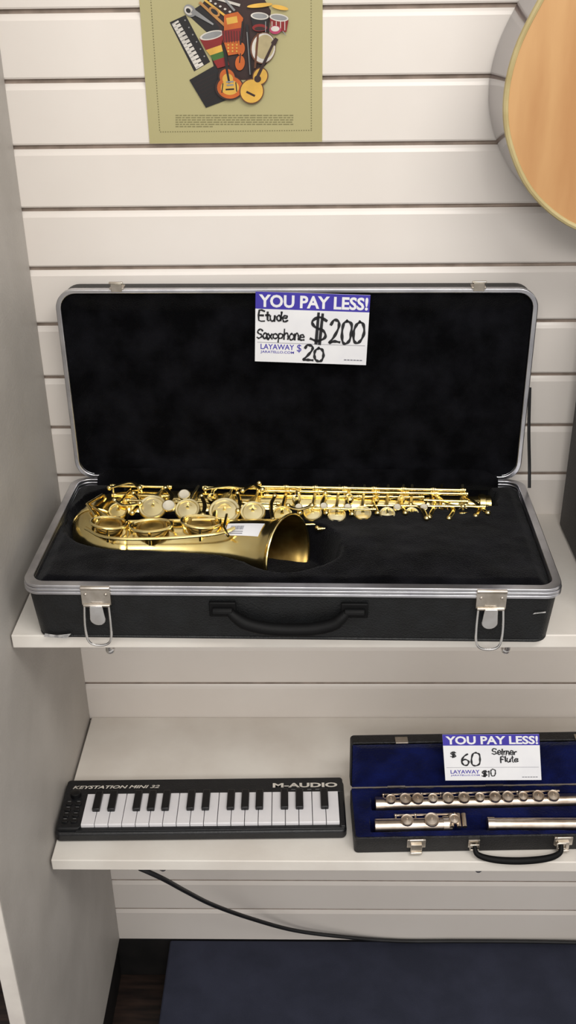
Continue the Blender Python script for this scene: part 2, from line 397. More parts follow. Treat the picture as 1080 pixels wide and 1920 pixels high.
ell(488, 143, 15, 17, 20, 'b'); ell(472, 171, 23, 24, 20, 'b'); ell(488, 143, 13, 15, 20, 'y'); ell(472, 171, 21, 22, 20, 'y')
stick(512, 82, 482, 146, 4.5, 'd', 6); poly([(508, 80), (516, 70), (522, 74), (516, 86)], 'd'); ell(483, 148, 6.5, 6.5, 0, 'd'); stick(462, 172, 478, 180, 4, 'd')
obj('instrument_collage', mb, ['pr_'+k for k in keys], po, world=True, smooth=False)
# ------------------------------------------------------------------ saxophone case
W, DP, H, LH = .622, .28, .08, .272
fc = at(545, 1203, z=Z1)
case = thing('saxophone_case', 'large open black hard case with silver rim holding the saxophone', 'instrument case', (fc.x, -.322, Z1+.0008), math.radians(-1.1))
CASEM = ROOTM[case.name]
o_ = rrect(W+.006, DP+.002, .018, 0, DP/2-.001); i_ = rrect(W-.012, DP-.012, .016, 0, DP/2); o0 = rrect(W-.004, DP-.004, .018, 0, DP/2)
mb = MB().ring(o_, i_, .004, H-.012, o0=o0); mb.prism(o0, .0, .0045)
base = obj('case_base', mb, 'abs', case, bevel=.002)
mb = MB()
for k in range(3):
    e = -.002 if k == 2 else 0
    mb.ring(rrect(W+.016+e, DP+.006, .022, 0, DP/2-.002), rrect(W-.007, DP-.011, .016, 0, DP/2), H-.0135+k*.0046, H-.0135+k*.0046+.0041)
obj('base_rim', mb, 'alu', base, bevel=.0009)
mb = MB().add([(-.300, -.0022, .004), (-.272, -.0022, .002), (-.266, -.0022, .009), (-.283, -.0022, .0065), (-.298, -.0022, .009)], [(0, 1, 2, 3, 4)])
obj('scuff_mark', mb, 'scuff', base, smooth=False)
mb = MB().add([(.285, -.0026, .044), (.300, -.0024, .046), (.300, -.0024, .0478), (.287, -.0026, .046)], [(0, 1, 2, 3)])
obj('scuff_mark', mb, 'scuff', base, smooth=False)
TL = Matrix(((1, 0, 0, 0), (0, 0, 1, DP-.001), (0, 1, 0, H+.001), (0, 0, 0, 1)))
lo = rrect(W-.004, LH-.004, .024, 0, LH/2); li = rrect(W-.012, LH-.012, .022, 0, LH/2)
mb = MB().ring(lo, li, .004, .03, T=TL); mb.prism(lo, .028, .032, T=TL)
lid = obj('case_lid', mb, 'abs', case, bevel=.002)
mb = MB()
for k in range(2):
    mb.ring(rrect(W+.002, LH, .026, 0, LH/2), rrect(W-.011, LH-.011, .021, 0, LH/2), -.004+k*.0048, .0004+k*.0048, T=TL)
obj('lid_rim', mb, 'alu', lid, bevel=.0011)
def nz(x, y, s, q=0): return noise.noise(Vector((x*s, y*s, q)))
def lidf(u, v):
    e = min(W/2-.006-abs(u), v-.004, LH-.006-v); e = max(0, min(1, e/.03))
    e = e*e*(3-2*e)
    w = -.0005+.0125*e + .003*nz(u, v, 18)*e + .002*nz(u*2, v*.6, 40, 3)*e+.0007*nz(u, v, 120)
    return TL @ Vector((u, v, w))
mb = MB().grid(-W/2+.0062, W/2-.0062, .003, LH-.0062, 180, 84, lidf)
for i, v in enumerate(mb.v):
    u = v.x; vv = v.z-H-.001; cr = .020
    ax = abs(u)-(W/2-.0062-cr); dy = (vv-(LH-.0062-cr)) if vv > LH/2 else ((.0062+cr)-vv)
    if ax > 0 and dy > 0:
        d = math.hypot(ax, dy)
        if d > cr:
            ax *= cr/d; dy *= cr/d
            mb.v[i] = Vector((math.copysign(W/2-.0062-cr+ax, u), v.y, H+.001+((LH-.0062-cr+dy) if vv > LH/2 else (.0062+cr-dy))))
def flap(u, t):
    a = PI*t; ed = min(1, (W/2-.03-abs(u))/.02)
    return Vector((u, DP-.0065-.009*math.sin(a)+.001*nz(u, t, 40), H-.014+(.020+.012*ed)*t+.001*nz(u, t, 60, 2)))
mb.grid(-W/2+.030, W/2-.030, 0, 1, 100, 10, flap)
obj('lid_lining', mb, 'plush', lid)
for sx in (-.23, .2345):
    b = MB().box(sx-.009, sx+.009, DP-.006, DP+.010, H+LH+.0005, H+LH+.0035); b.box(sx-.007, sx+.007, DP-.0065, DP-.0035, H+LH-.002, H+LH+.009)
    b.tube([(sx-.009, DP-.005, H+LH+.0095), (sx+.009, DP-.005, H+LH+.0095)], .0018, 8)
    obj('lid_catch', b, 'nickel', lid, bevel=.0006)
mb = MB().tube(catmull([(W/2+.0035, DP+.006, H+.135), (W/2+.006, DP-.004, H+.08), (W/2+.010, DP-.014, H+.03), (W/2+.010, DP-.03, H+.002)], 6), .0022, 8)
obj('lid_strap', mb, 'cable', lid)
def latch(sx):
    b = MB().box(sx-.0175, sx+.0175, -.0075, -.001, .054, .0765); b.tube([(sx-.0175, -.0065, .0775), (sx+.0175, -.0065, .0775)], .0028, 10)
    b.tube([(sx-.016, -.0075, .054), (sx+.016, -.0075, .054)], .0024, 10)
    for q in (-.012, .012): b.lathe((sx+q, -.0075, .069), (0, -1, 0), [(.0022, 0), (.0018, .001), (1e-5, .0014)], 10)
    l = obj('latch', b, 'nickel', case, bevel=.0008, label='metal draw latch')
    t = MB().prism([(sx+.0095*math.cos(a), .036+.0095*math.sin(a)) for a in [PI+PI*k/10 for k in range(11)]] + [(sx+.0075, .056), (sx-.0075, .056)], .0088, .0112,
                   T=Matrix(((1, 0, 0, 0), (0, -.12, -1, .005), (0, 1, 0, 0), (0, 0, 0, 1))))
    obj('latch_tongue', t, 'chrome', l, bevel=.0008)
    w = [(sx-.0145, -.008, .054), (sx-.0155, -.0125, .03), (sx-.014, -.0145, .010), (sx-.007, -.015, .0025), (sx+.007, -.015, .0025), (sx+.014, -.0145, .010), (sx+.0155, -.0125, .03), (sx+.0145, -.008, .054)]
    obj('latch_loop', MB().tube(catmull(w, 5), .0015, 8), 'chrome', l)
latch(-.229); latch(.2345)
hd = MB().tube(catmull([(-.072, -.007, .046), (-.064, -.009, .039), (-.052, -.010, .031), (-.028, -.0105, .025), (0, -.0105, .0235), (.027, -.0105, .025), (.050, -.010, .031), (.060, -.009, .039), (.067, -.007, .046)], 5),
               [.005+.0028*min(1, math.sin(PI*min(1, max(0, k/40)))*1.5) for k in range(41)], 14)
hn = obj('handle', hd, 'grip', case)
for sx in (-.080, .076):
    b = MB().box(sx-.016, sx+.016, -.006, -.001, .038, .058); b.tube([(sx-.012, -.007, .047), (sx+.012, -.007, .047)], .0052, 10)
    obj('handle_mount', b, 'grip', hn, bevel=.0025)
# ------------------------------------------------------------------ saxophone paths (world)
ZA = 1.093
def S(px, py, z): return at(px, py, z=z)
YB, YBell = -.095, -.190
xr = S(905, 957, 1.1).x; xm = S(560, 957, ZA).x; xl = S(258, 957, ZA).x
cyc = (YB+YBell)/2; rad = (YB-YBell)/2
body_path = [Vector((xr, YB+.002, 1.1)), Vector((xr-.05, YB+.001, 1.099)), Vector((xm, YB, 1.096)), Vector((xl+.05, YB, ZA)), Vector((xl, YB, ZA))]
body_r = [.0125, .014, .0215, .029, .0305]
bow_path = [Vector((xl-rad*math.sin(PI*k/14)*.98, cyc+rad*math.cos(PI*k/14), ZA-.003*k/14)) for k in range(15)]
bow_r = [.0305+.0035*k/14 for k in range(15)]
xmo = S(541, 1035, 1.095).x
bl = [Vector((xl, YBell, ZA-.003)), Vector((xl+.05, YBell-.001, ZA-.003)), Vector((xl+.10, YBell-.004, ZA-.003)), Vector((xmo-.07, YBell-.010, ZA-.002)), Vector((xmo-.042, YBell-.017, ZA-.001)), Vector((xmo-.021, YBell-.025, ZA)), Vector((xmo-.007, YBell-.031, ZA+.002)), Vector((xmo, YBell-.0345, ZA+.003))]
blr = [.034, .0355, .0378, .0415, .0445, .0475, .0515, .055]
bell_path = catmull(bl, 6); bell_r = [v.x for v in catmull([(r, 0, 0) for r in blr], 6)]
samples = [(p, r) for p, r in zip(catmull(body_path, 12), [v.x for v in catmull([(r, 0, 0) for r in body_r], 12)])] + list(zip(bow_path, bow_r)) + list(zip(bell_path, bell_r))
dirm = (bell_path[-1]-bell_path[-3]).normalized()
samples += [(bell_path[-1]+dirm*.012*k, .052-.008*k) for k in (1, 2)]
CI = CASEM.inverted(); samples = [(CI @ p, r) for p, r in samples]
def liningf(x, y):
    cav = -1
    for p, r in samples:
        d = r+.004-math.hypot(x-p.x, y-p.y)
        if d > cav: cav = d
    if -.24 < x < .27 and y > .205: cav = max(cav, min(.012, (DP-.012-y), x+.24, .27-x))
    t = max(0, min(1, (cav+.008)/.016)); t = t*t*(3-2*t)
    e = min(W/2-.006-abs(x), y-.008, DP-.008-y); e = max(0, min(1, e/.012))
    z = H-.009+.0065*e - .048*t
    bump = .007*math.exp(-((x-.14)/.12)**2-((y-.08)/.06)**2)
    z += bump*(1-t)+.0022*nz(x, y, 20)*e+.0009*nz(x, y, 50, 5)
    return Vector((x, y, z))
mb = MB().grid(-W/2+.0045, W/2-.0045, .0062, DP-.0062, 230, 110, liningf)
for i, v in enumerate(mb.v):
    cr = .015; ax = abs(v.x)-(W/2-.0045-cr); dy = abs(v.y-DP/2)-(DP/2-.0062-cr)
    if ax > 0 and dy > 0:
        d = math.hypot(ax, dy)
        if d > cr: mb.v[i] = Vector((math.copysign(W/2-.0045-cr+ax*cr/d, v.x), DP/2+math.copysign(DP/2-.0062-cr+dy*cr/d, v.y-DP/2), v.z))
obj('base_lining', mb, 'plush', base)
# ------------------------------------------------------------------ saxophone
sax = thing('saxophone', 'golden brass saxophone lying in the open black case', 'saxophone', (S(500, 980, 1.06).x, -.14, 1.058))
bd = obj('body_tube', MB().tube(catmull(body_path, 8), [v.x for v in catmull([(r, 0, 0) for r in body_r], 8)], 32), 'brass', sax, world=True)
bw = obj('bow', MB().tube(bow_path, bow_r, 32, cap=False), 'brass', sax, world=True)
mb = MB()
for c, ax, r in ((Vector((xl, YB, ZA)), Vector((1, 0, 0)), .032), (Vector((xl, YBell, ZA-.003)), Vector((1, 0, 0)), .0355)):
    mb.lathe(c-ax*.005, ax, [(r-.003, 0), (r, .001), (r+.0006, .005), (r, .009), (r-.003, .010)], 32)
mb.lathe(bow_path[7]-Vector((0, .004, 0)), (0, 1, 0), [(.0325, 0), (.0340, .001), (.0340, .007), (.0325, .008)], 32)
obj('bow_ring', mb, 'brass', bw, world=True)
be = MB().tube(bell_path, bell_r, 48, cap=False)
bell = obj('bell', be, 'brass', sax, world=True, solid=.0012)
mb = MB(); e = bell_path[-1]; u = dirm.orthogonal().normalized(); w = dirm.cross(u)
mb.tube([e+(u*math.cos(2*PI*k/60)+w*math.sin(2*PI*k/60))*.055 for k in range(60)], .0016, 8, closed=True)
obj('bell_rim', mb, 'brass', bell, world=True)
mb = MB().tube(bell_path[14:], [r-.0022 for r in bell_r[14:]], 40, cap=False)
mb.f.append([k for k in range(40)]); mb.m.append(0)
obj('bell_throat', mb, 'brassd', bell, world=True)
def bellpt(i, ang, off):
    a, b = bell_path[max(0, int(i)-1)], bell_path[min(len(bell_path)-1, int(i)+1)]
    t = (b-a).normalized(); k = int(i); fr = i-k; p = bell_path[k].lerp(bell_path[min(k+1, len(bell_path)-1)], fr); r = bell_r[k]*(1-fr)+bell_r[min(k+1, len(bell_r)-1)]*fr
    N = Vector((0, 0, 1)); N = (N-t*N.dot(t)).normalized(); B = t.cross(N)
    return p+(N*math.cos(ang)+B*math.sin(ang))*(r+off)
mb = MB().grid(17.2, 28.5, math.radians(4), math.radians(32), 20, 12, lambda i, a: bellpt(i, a, .0008))
stk = obj('price_sticker', mb, 'white', sax, world=True, label='white price sticker')
mb = MB()
for k in range(14):
    i0 = 18.2+k*.26
    mb.grid(i0, i0+.13, math.radians(11), math.radians(20), 1, 4, lambda i, a: bellpt(i, a, .0012))
for a0 in (23, 27): mb.grid(18.2, 22, math.radians(a0), math.radians(a0+1.5), 8, 1, lambda i, a: bellpt(i, a, .0012))
obj('barcode', mb, 'grayink', stk, world=True, smooth=False)
mb = MB().lathe(body_path[0]-Vector((.004, 0, 0)), (1, 0, 0), [(.0125, 0), (.0155, .001), (.0155, .008), (.0135, .009), (.0135, .016), (.0115, .017), (.0115, .004)], 28)
mb.tube([body_path[0]+Vector((.004, -.013, .004)), body_path[0]+Vector((.004, -.024, .008))], .0022, 8); mb.ball(body_path[0]+Vector((.004, -.026, .009)), .005)
obj('neck_collar', mb, 'brass', sax, world=True)
NRM = Vector((0, -.5, 1)).normalized()
cups = [(287, 953, 28, 1.129, 'brassp'), (352, 957, 25, 1.128, 'brassp'), (421, 960, 31, 1.128, 'brassp'), (474, 962, 25, 1.125, 'brassp'), (529, 967, 20, 1.120, 'brass'), (586, 964, 19, 1.119, 'brassp'), (631, 968, 19, 1.116, 'brassp'), (680, 965, 18, 1.115, 'brassp'), (726, 966, 16, 1.113, 'brassp'), (772, 965, 14, 1.111, 'brassp'), (828, 961, 14, 1.110, 'brass'), (868, 962, 11, 1.108, 'brassp'), (222, 960, 19, 1.128, 'brass'),
        (556, 938, 9, 1.122, 'brassp'), (655, 936, 9, 1.12, 'brassp'), (704, 938, 8, 1.118, 'brass'), (752, 938, 8, 1.116, 'brassp'), (398, 936, 10, 1.128, 'brass')]
for (px, py, r, z, m) in cups:
    c = S(px, py, z); rr = r/1480
    b = MB().cup(c, NRM, rr, .0045)
    b.lathe(c-NRM*.003, NRM, [(1e-5, 0), (rr*.88, 0), (rr*.88, .003)], 24)
    b.tube([c+NRM*.004, c+Vector((0, .012, .006)), Vector((c.x+.006, YB+.020, 1.122))], [.0022, .0022, .0018], 8)
    b.tube([c-NRM*.002, Vector((c.x, YB-.004, c.z-.016))], rr*.55, 14)
    obj('key_cup', b, m, sax, world=True)
for (px, py, r, z) in [(316, 947, 12, 1.140), (345, 926, 11, 1.136), (560, 950, 7, 1.13), (607, 948, 7, 1.13), (652, 950, 7, 1.128), (745, 950, 7, 1.125), (795, 950, 7, 1.122)]:
    c = S(px, py, z); rr = r/1480
    b = MB().lathe(c-NRM*.003, NRM, [(1e-5, 0), (rr*1.12, 0), (rr*1.12, .0028), (rr, .003)], 20)
    b.tube([c-NRM*.002, c+Vector((0, .01, -.012))], .0016, 8)
    k = obj('finger_key', b, 'brass', sax, world=True)
    obj('pearl', MB().lathe(c-NRM*.0005, NRM, [(rr, 0), (rr*.9, .0012), (rr*.5, .0006), (1e-5, .0004)], 20), 'pearl', k, world=True)
rods = [((385, 914), (560, 916), 1.126, .0021), ((482, 912), (868, 919), 1.130, .0022), ((490, 920), (872, 926), 1.124, .0022), ((500, 929), (790, 932), 1.118, .0018),
        ((212, 911), (318, 913), 1.128, .0020), ((215, 928), (312, 930), 1.124, .0018), ((600, 992), (918, 958), 1.112, .0016), ((690, 948), (905, 950), 1.120, .0018), ((330, 940), (520, 944), 1.124, .0017), ((800, 938), (872, 940), 1.122, .0018),
        ((240, 938), (340, 942), 1.132, .0018), ((520, 952), (700, 955), 1.126, .0016), ((560, 984), (720, 980), 1.112, .0016)]
for (a, b2, z, r) in rods:
    A = S(a[0], a[1], z); B_ = S(b2[0], b2[1], z); mbb = MB().tube([A, B_], r, 10)
    d = (B_-A).normalized(); L = (B_-A).length; n_ = max(2, int(L/.038)+1)
    for k in range(n_):
        c = A+d*(L*k/(n_-1)); mbb.tube([c-d*.0035, c+d*.0035], r*1.5, 10)
        tgt = Vector((c.x, YB+(c.y-YB)*.35, 1.1+.004)); mbb.tube([c, c.lerp(tgt, .8)], [.0015, .002], 8); mbb.ball(c, r*1.7)
    obj('key_rod', mbb, 'brass', sax, world=True)
random.seed(9)
levers = [([(385, 917), (430, 912), (462, 915), (486, 906)], 1.136), ([(455, 920), (475, 910), (492, 918)], 1.138), ([(870, 930), (895, 945), (915, 962)], 1.118), ([(820, 930), (840, 945), (868, 950)], 1.12), ([(205, 915), (245, 905), (262, 915)], 1.138), ([(560, 925), (556, 945), (562, 962)], 1.124), ([(610, 925), (604, 945), (612, 962)], 1.124), ([(655, 925), (650, 940), (660, 964)], 1.122), ([(705, 925), (700, 942), (708, 962)], 1.12), ([(757, 925), (752, 942), (760, 962)], 1.118), ([(805, 925), (815, 945), (805, 970)], 1.118), ([(395, 930), (405, 945), (400, 975)], 1.13), ([(515, 930), (508, 948), (512, 975)], 1.126), ([(595, 990), (640, 985), (700, 984)], 1.11), ([(250, 925), (262, 940), (248, 962)], 1.13), ([(310, 915), (322, 930), (316, 945)], 1.135),
          ([(215, 938), (232, 948), (262, 944)], 1.136), ([(378, 930), (384, 948), (380, 966)], 1.134), ([(445, 925), (450, 940), (446, 958)], 1.132), ([(540, 948), (560, 955), (585, 948)], 1.13), ([(770, 946), (790, 952), (800, 972)], 1.12), ([(840, 944), (850, 956), (842, 972)], 1.116), ([(896, 944), (900, 955), (892, 968)], 1.114)]
for (pts_, z) in levers:
    P_ = [S(x, y, z) for x, y in pts_]
    b = MB().tube(catmull(P_, 5), .0028, 10, flat=.5); b.ball(P_[0], .0034); b.ball(P_[-1], .0038)
    obj('key_lever', b, 'brass', sax, world=True)
for (px, py, rx, ry, tl) in [(205, 989, 34, .015, .10), (285, 994, 40, .016, -.04), (377, 987, 37, .016, .08)]:
    c = S(px, py, 1.127); rr = rx/1500
    N2 = Vector((tl, -.25, 1)).normalized()
    cup = MB().cup(c, N2, rr*.76, .005); cup.tube([c-N2*.001, c-N2*.016], rr*.55, 20)
    obj('bell_key', cup, 'brassd', sax, world=True, label='darker low key cup on the bell')
    g = MB(); gc = c+N2*.008
    ring = [gc+Vector((rr*math.cos(t), ry*math.sin(t), -tl*rr*math.cos(t))) for t in [2*PI*k/40 for k in range(40)]]
    g.tube(ring, .0021, 8, closed=True)
    for t in (20, 160, 270):
        t = math.radians(t); q = gc+Vector((rr*math.cos(t), ry*math.sin(t), 0)); g.tube([q, q+Vector((.002*math.cos(t), .002*math.sin(t), -.018))], .0021, 8)
    obj('key_guard', g, 'brass', sax, world=True)
b = MB().tube(catmull([S(160, 990, 1.125), S(200, 1008, 1.13), S(290, 1010, 1.13), S(400, 1002, 1.134), S(440, 990, 1.136)], 5), .0022, 8)
b.tube([S(425, 965, 1.134), S(420, 990, 1.137), S(428, 1005, 1.134)], .002, 8); b.tube([S(170, 948, 1.125), S(205, 972, 1.13), S(240, 980, 1.13)], .0022, 8)
b.tube([S(240, 978, 1.13), S(330, 976, 1.132), S(430, 972, 1.133)], .002, 8)
obj('key_rod', b, 'brass', sax, world=True)
b = MB().tube([bow_path[4]+Vector((-.005, 0, .036)), bow_path[7]+Vector((-.01, 0, .038)), bow_path[10]+Vector((-.004, 0, .037))], .0022, 8)
for k in (4, 10): b.tube([bow_path[k]+Vector((-.004, 0, .036)), bow_path[k]+Vector((0, 0, .028))], .002, 8)
obj('key_guard', b, 'brass', sax, world=True)
# ------------------------------------------------------------------ price signs
def sign(name, label, c0, ex, ey, w, h, draw):
    s = thing(name, label, 'sign', c0+ex*w/2)
    nn = ex.cross(ey)
    if nn.y > 0: nn = -nn
    def mp(k): return lambda u, v: c0+ex*(u*w)+ey*(v*h)+nn*(.0009+.00025*k)
    f = mp(0); q = [c0, c0+ex*w, c0+ex*w+ey*h, c0+ey*h]
    mb = MB().add([p for p in q]+[p+nn*.0008 for p in q], [(3, 2, 1, 0), (4, 5, 6, 7), (0, 1, 5, 4), (1, 2, 6, 5), (2, 3, 7, 6), (3, 0, 4, 7)])
    obj('card', mb, 'white', s, world=True, smooth=False)
    f1 = mp(0); mb = MB().add([f1(0, .76), f1(1, .76), f1(1, 1), f1(0, 1)], [(0, 1, 2, 3)])
    hdr = obj('header_band', mb, 'blueink', s, world=True, smooth=False)
    mb = MB(); text_into(mb, 'YOU PAY LESS!', .03, .985, .785, .965, mp(1), bold=.032)
    obj('header_text', mb, 'white', hdr, world=True, smooth=False)
    mb = MB(); draw['blue'](mb, mp(1)); obj('printed_text', mb, 'blueink', s, world=True, smooth=False)
    mb = MB(); draw['ink'](mb, mp(2)); obj('handwriting', mb, 'ink', s, world=True, smooth=False)
    mb = MB()
    f2 = mp(1); x = .80
    for k in range(6):
        mb.add([f2(x, .06), f2(x+.022, .06), f2(x+.022, .075), f2(x, .075)], [(0, 1, 2, 3)]); x += .028
    mb.add([f2(.02, .28), f2(.98, .28), f2(.98, .285), f2(.02, .285)], [(0, 1, 2, 3)])
    obj('fine_print', mb, 'grayink', s, world=True, smooth=False)
AS = 1.6
def sb(mb, f):
    text_into(mb, 'LAYAWAY', .05, .35, .185, .262, f, bold=.012); text_into(mb, 'JARATELLO.COM', .05, .35, .12, .165, f, bold=.01); text_into(mb, '$', .375, .415, .15, .27, f)
def si(mb, f):
    hand_into(mb, 'Etude', .03, .29, .60, .74, f, AS, .024, jit=.09); hand_into(mb, 'Saxophone', .01, .44, .34, .48, f, AS, .022, jit=.09, over=1.2)
    hand_into(mb, '$', .49, .635, .31, .70, f, AS, .036, jit=.03); hand_into(mb, '200', .655, .965, .31, .64, f, AS, .036, jit=.06); hand_into(mb, '20', .43, .62, .04, .25, f, AS, .034, jit=.06)
yl = -.322+DP-.012
A = at(478, 677, y=yl); B_ = at(686, 683, y=yl); C_ = at(481, 546, y=yl+.0)
ex = (B_-A).normalized(); ex = Vector((ex.x, -.018, ex.z)).normalized(); ey = Vector((-ex.z, .0, ex.x)).normalized(); ey = (ey-ex*ey.dot(ex)).normalized()
sign('price_sign', 'white and blue price card taped inside the saxophone case lid', A, ex, ey, (B_-A).length, (C_-A).length, {'blue': sb, 'ink': si})
def sb2(mb, f):
    text_into(mb, 'LAYAWAY', .06, .36, .15, .23, f, bold=.012); text_into(mb, 'JARATELLO.COM', .06, .36, .09, .13, f, bold=.01)
def si2(mb, f):
    hand_into(mb, '$', .07, .13, .50, .61, f, AS, .018); hand_into(mb, '60', .17, .38, .34, .62, f, AS, .028)
    hand_into(mb, 'Selmer', .50, .76, .56, .68, f, AS, .021, jit=.09); hand_into(mb, 'Flute', .58, .77, .40, .52, f, AS, .021, jit=.09); hand_into(mb, '$10', .38, .53, .09, .23, f, AS, .019)
# ------------------------------------------------------------------ keyboard
kc = at(377, 1577, z=Z2)
kb = thing('keyboard', 'small black keyboard with white and black piano keys on the lower shelf', 'keyboard', (kc.x, kc.y, Z2+.0006), math.radians(1.1))
KW, KD = .418, .104
mb = MB().prism(rrect(KW, KD, .008, 0, KD/2), .0, .0165)
kbody = obj('keyboard_body', mb, 'kbody', kb, bevel=.004)
mb = MB().prism(rrect(KW-.004, .030, .005, 0, KD-.017), .0162, .0225)
mb.prism(rrect(.034, KD-.01, .005, -KW/2+.0195, KD/2), .0162, .0224)
mb.box(KW/2-.0085, KW/2-.002, .004, KD-.03, .0162, .0222); mb.box(-KW/2+.03, KW/2-.003, .003, .0105, .0162, .0185)
obj('control_panel', mb, 'kbody', kbody, bevel=.0015)
kx0, kx1 = -KW/2+.0365, KW/2-.0095; kw = (kx1-kx0)/19
wkm = MB().box(-kw/2+.0005, kw/2-.0005, .011, .0715, .016, .0235); wkm.box(-kw/2+.0005, kw/2-.0005, .0105, .0115, .010, .0228)
bkm = MB().box(-.0056, .0056, .035, .0725, .0225, .0295)
wk = obj('white_key', wkm, 'kwhite', kb, bevel=.0009); wk.location = (kx0+kw*.5, 0, 0)
for i in range(1, 19):
    c = wk.copy(); COL.objects.link(c); c.parent = kb; c.location = (kx0+kw*(i+.5), 0, 0)
bk = obj('black_key', bkm, 'kblack', kb, bevel=.0016)
first = True
for i in range(19):
    if i % 7 in (0, 1, 3, 4, 5) and i < 18:
        c = bk if first else bk.copy()
        if not first: COL.objects.link(c); c.parent = kb
        first = False
        off = {0: -.0012, 1: .0012, 3: -.0014, 4: 0, 5: .0014}[i % 7]
        c.location = (kx0+kw*(i+1)+off, 0, 0)
mb = MB(); text_into(mb, 'M-AUDIO', KW/2-.1065, KW/2-.010, .081, .0905, lambda u, v: Vector((u, v, .0228)), bold=.035)
obj('logo_text', mb, 'pr_w', kbody, smooth=False)
mb = MB(); text_into(mb, 'KEYSTATION MINI 32', -KW/2+.012, -KW/2+.142, .083, .0895, lambda u, v: Vector((u, v, .0228)), bold=.026, shear=.3)
obj('model_text', mb, 'pr_w', kbody, smooth=False)
mb = MB()
x = .118
for k in range(6):
    mb.box(x+k*.012, x+k*.012+.006, .0765, .0772, .0225, .0228)
obj('key_marks', mb, 'pr_s', kbody, smooth=False)
kn = MB().lathe((-KW/2+.0195, .070, .0224), (0, 0, 1), [(.008, 0), (.0075, .006), (.006, .007), (1e-5, .007)], 24)
obj('volume_knob', kn, 'kblack', kb)
for r in range(4):
    for c_ in range(2):
        b = MB().prism(rrect(.009, .006, .002, -KW/2+.0125+.0135*c_, .018+.0115*r, 4), .0222, .0242)
        bo = obj('button', b, 'kblack', kb, bevel=.0005)
mb = MB()
for r in range(4):
    for c_ in range(2):
        mb.box(-KW/2+.010+.0135*c_, -KW/2+.0145+.0135*c_, .0228+.0115*r, .0234+.0115*r, .0224, .0227)
obj('button_marks', mb, 'pr_s', kbody, smooth=False)
# ------------------------------------------------------------------ flute case
FW, FD, FH, FL = .427, .098, .030, .083
fl = at(664, 1600, z=Z2); fr_ = math.radians(1.5)
floc = Vector((fl.x+FW/2*math.cos(fr_), fl.y+FW/2*math.sin(fr_), Z2+.0006))
fcs = thing('flute_case', 'small open black case lined in blue velvet holding the silver flute', 'instrument case', floc, fr_)
FM = ROOTM[fcs.name]; FI = FM.inverted()
mb = MB().ring(rrect(FW, FD, .006, 0, FD/2), rrect(FW-.006, FD-.006, .004, 0, FD/2), .002, FH-.0015); mb.prism(rrect(FW, FD, .006, 0, FD/2), 0, .004)
fb = obj('case_base', mb, 'leath', fcs, bevel=.0012)
TF = Matrix.Translation((0, FD+.001, FH-.001)) @ Matrix.Rotation(math.radians(-2), 4, 'X') @ Matrix(((1, 0, 0, 0), (0, 0, 1, 0), (0, 1, 0, 0), (0, 0, 0, 1)))
mb = MB().ring(rrect(FW, FL, .006, 0, FL/2), rrect(FW-.006, FL-.006, .004, 0, FL/2), 0, .016, T=TF); mb.prism(rrect(FW, FL, .006, 0, FL/2), .015, .018, T=TF)
fld = obj('case_lid', mb, 'leath', fcs, bevel=.0012)
obj('lid_lining', MB().grid(-FW/2+.0028, FW/2-.0028, .0015, FL-.0028, 120, 30, lambda u, v: TF @ Vector((u, v, -.0012+.006*min(1, min(u+FW/2-.0028, FW/2-.0028-u, v*.5, FL-.0028-v)/.012)+.0008*nz(u, v, 50)))), 'velvet', fld)
for px in (-.14, .12):
    b = MB().box(px-.009, px+.009, -.001, .012, 0, .0015, T=Matrix.Translation((0, FD, FH+FL+.0005))); obj('lid_catch', b, 'nickel', fld, bevel=.0004)
for px in (-.145, .0, .145):
    b = MB().tube([(px-.013, FD-.001, FH+.001), (px+.013, FD-.001, FH+.001)], .0018, 8); obj('hinge', b, 'nickel', fcs)
ZT = Z2+FH-.004
fj = [(at(704, 1509, z=ZT), at(1110, 1500, z=ZT), .0098), (at(703, 1549, z=ZT), at(846, 1546, z=ZT), .0098), (at(914, 1546, z=ZT), at(1150, 1546, z=ZT), .0092)]
fls = [(FI @ a_, FI @ b_, r) for a_, b_, r in fj]
def traf(x, y):
    z = .0285
    for a_, b_, r in fls:
        d = abs(y-(a_.y+(b_.y-a_.y)*(x-a_.x)/(b_.x-a_.x)))
        if a_.x-.006 < x < b_.x+.045:
            dd = max(0, min(1, (r+.004-d)/.004)); z = min(z, .0285-.016*dd)
    return Vector((x, y, z+.0005*nz(x, y, 80)))
obj('base_lining', MB().grid(-FW/2+.0022, FW/2-.0022, .0022, FD-.0006, 260, 80, traf), 'velvet', fb)
for px in (-.127, .079):
    b = MB().box(px-.013, px+.013, -.0035, 0, .012, .0265); b.tube([(px-.010, -.0035, .0265), (px+.010, -.0035, .0265)], .0018, 8)
    b.box(px-.008, px+.008, -.0065, -.003, .004, .02); b.tube([(px-.008, -.0075, .006), (px+.008, -.0075, .006)], .0022, 8)
    obj('latch', b, 'nickel', fcs, bevel=.0007)
hx0, hx1 = -.046, .076
b = MB().tube(catmull([(hx0, -.006, .016), (hx0+.004, -.014, .008), (hx0+.025, -.021, .0055), (.014, -.024, .0052), (hx1-.025, -.021, .0055), (hx1-.004, -.014, .008), (hx1, -.006, .016)], 6), [.0028+.0022*math.sin(PI*k/36) for k in range(37)], 10)
fh = obj('handle', b, 'grip', fcs)
for hx in (hx0, hx1):
    b = MB().box(hx-.008, hx+.008, -.003, 0, .010, .024); b.tube([(hx-.006, -.006, .018), (hx-.006, -.008, .011), (hx+.006, -.008, .011), (hx+.006, -.006, .018), (hx-.006, -.006, .018)], .0014, 8)
    obj('handle_ring', b, 'nickel', fh, bevel=.0005)
def joint(label, a_, b_, r, name):
    d = (b_-a_).normalized(); t = thing(name, label, 'flute joint', (a_+b_)/2-Vector((0, 0, r)))
    obj('tube', MB().tube([a_, b_], r, 24), 'silver', t, world=True)
    return t, d
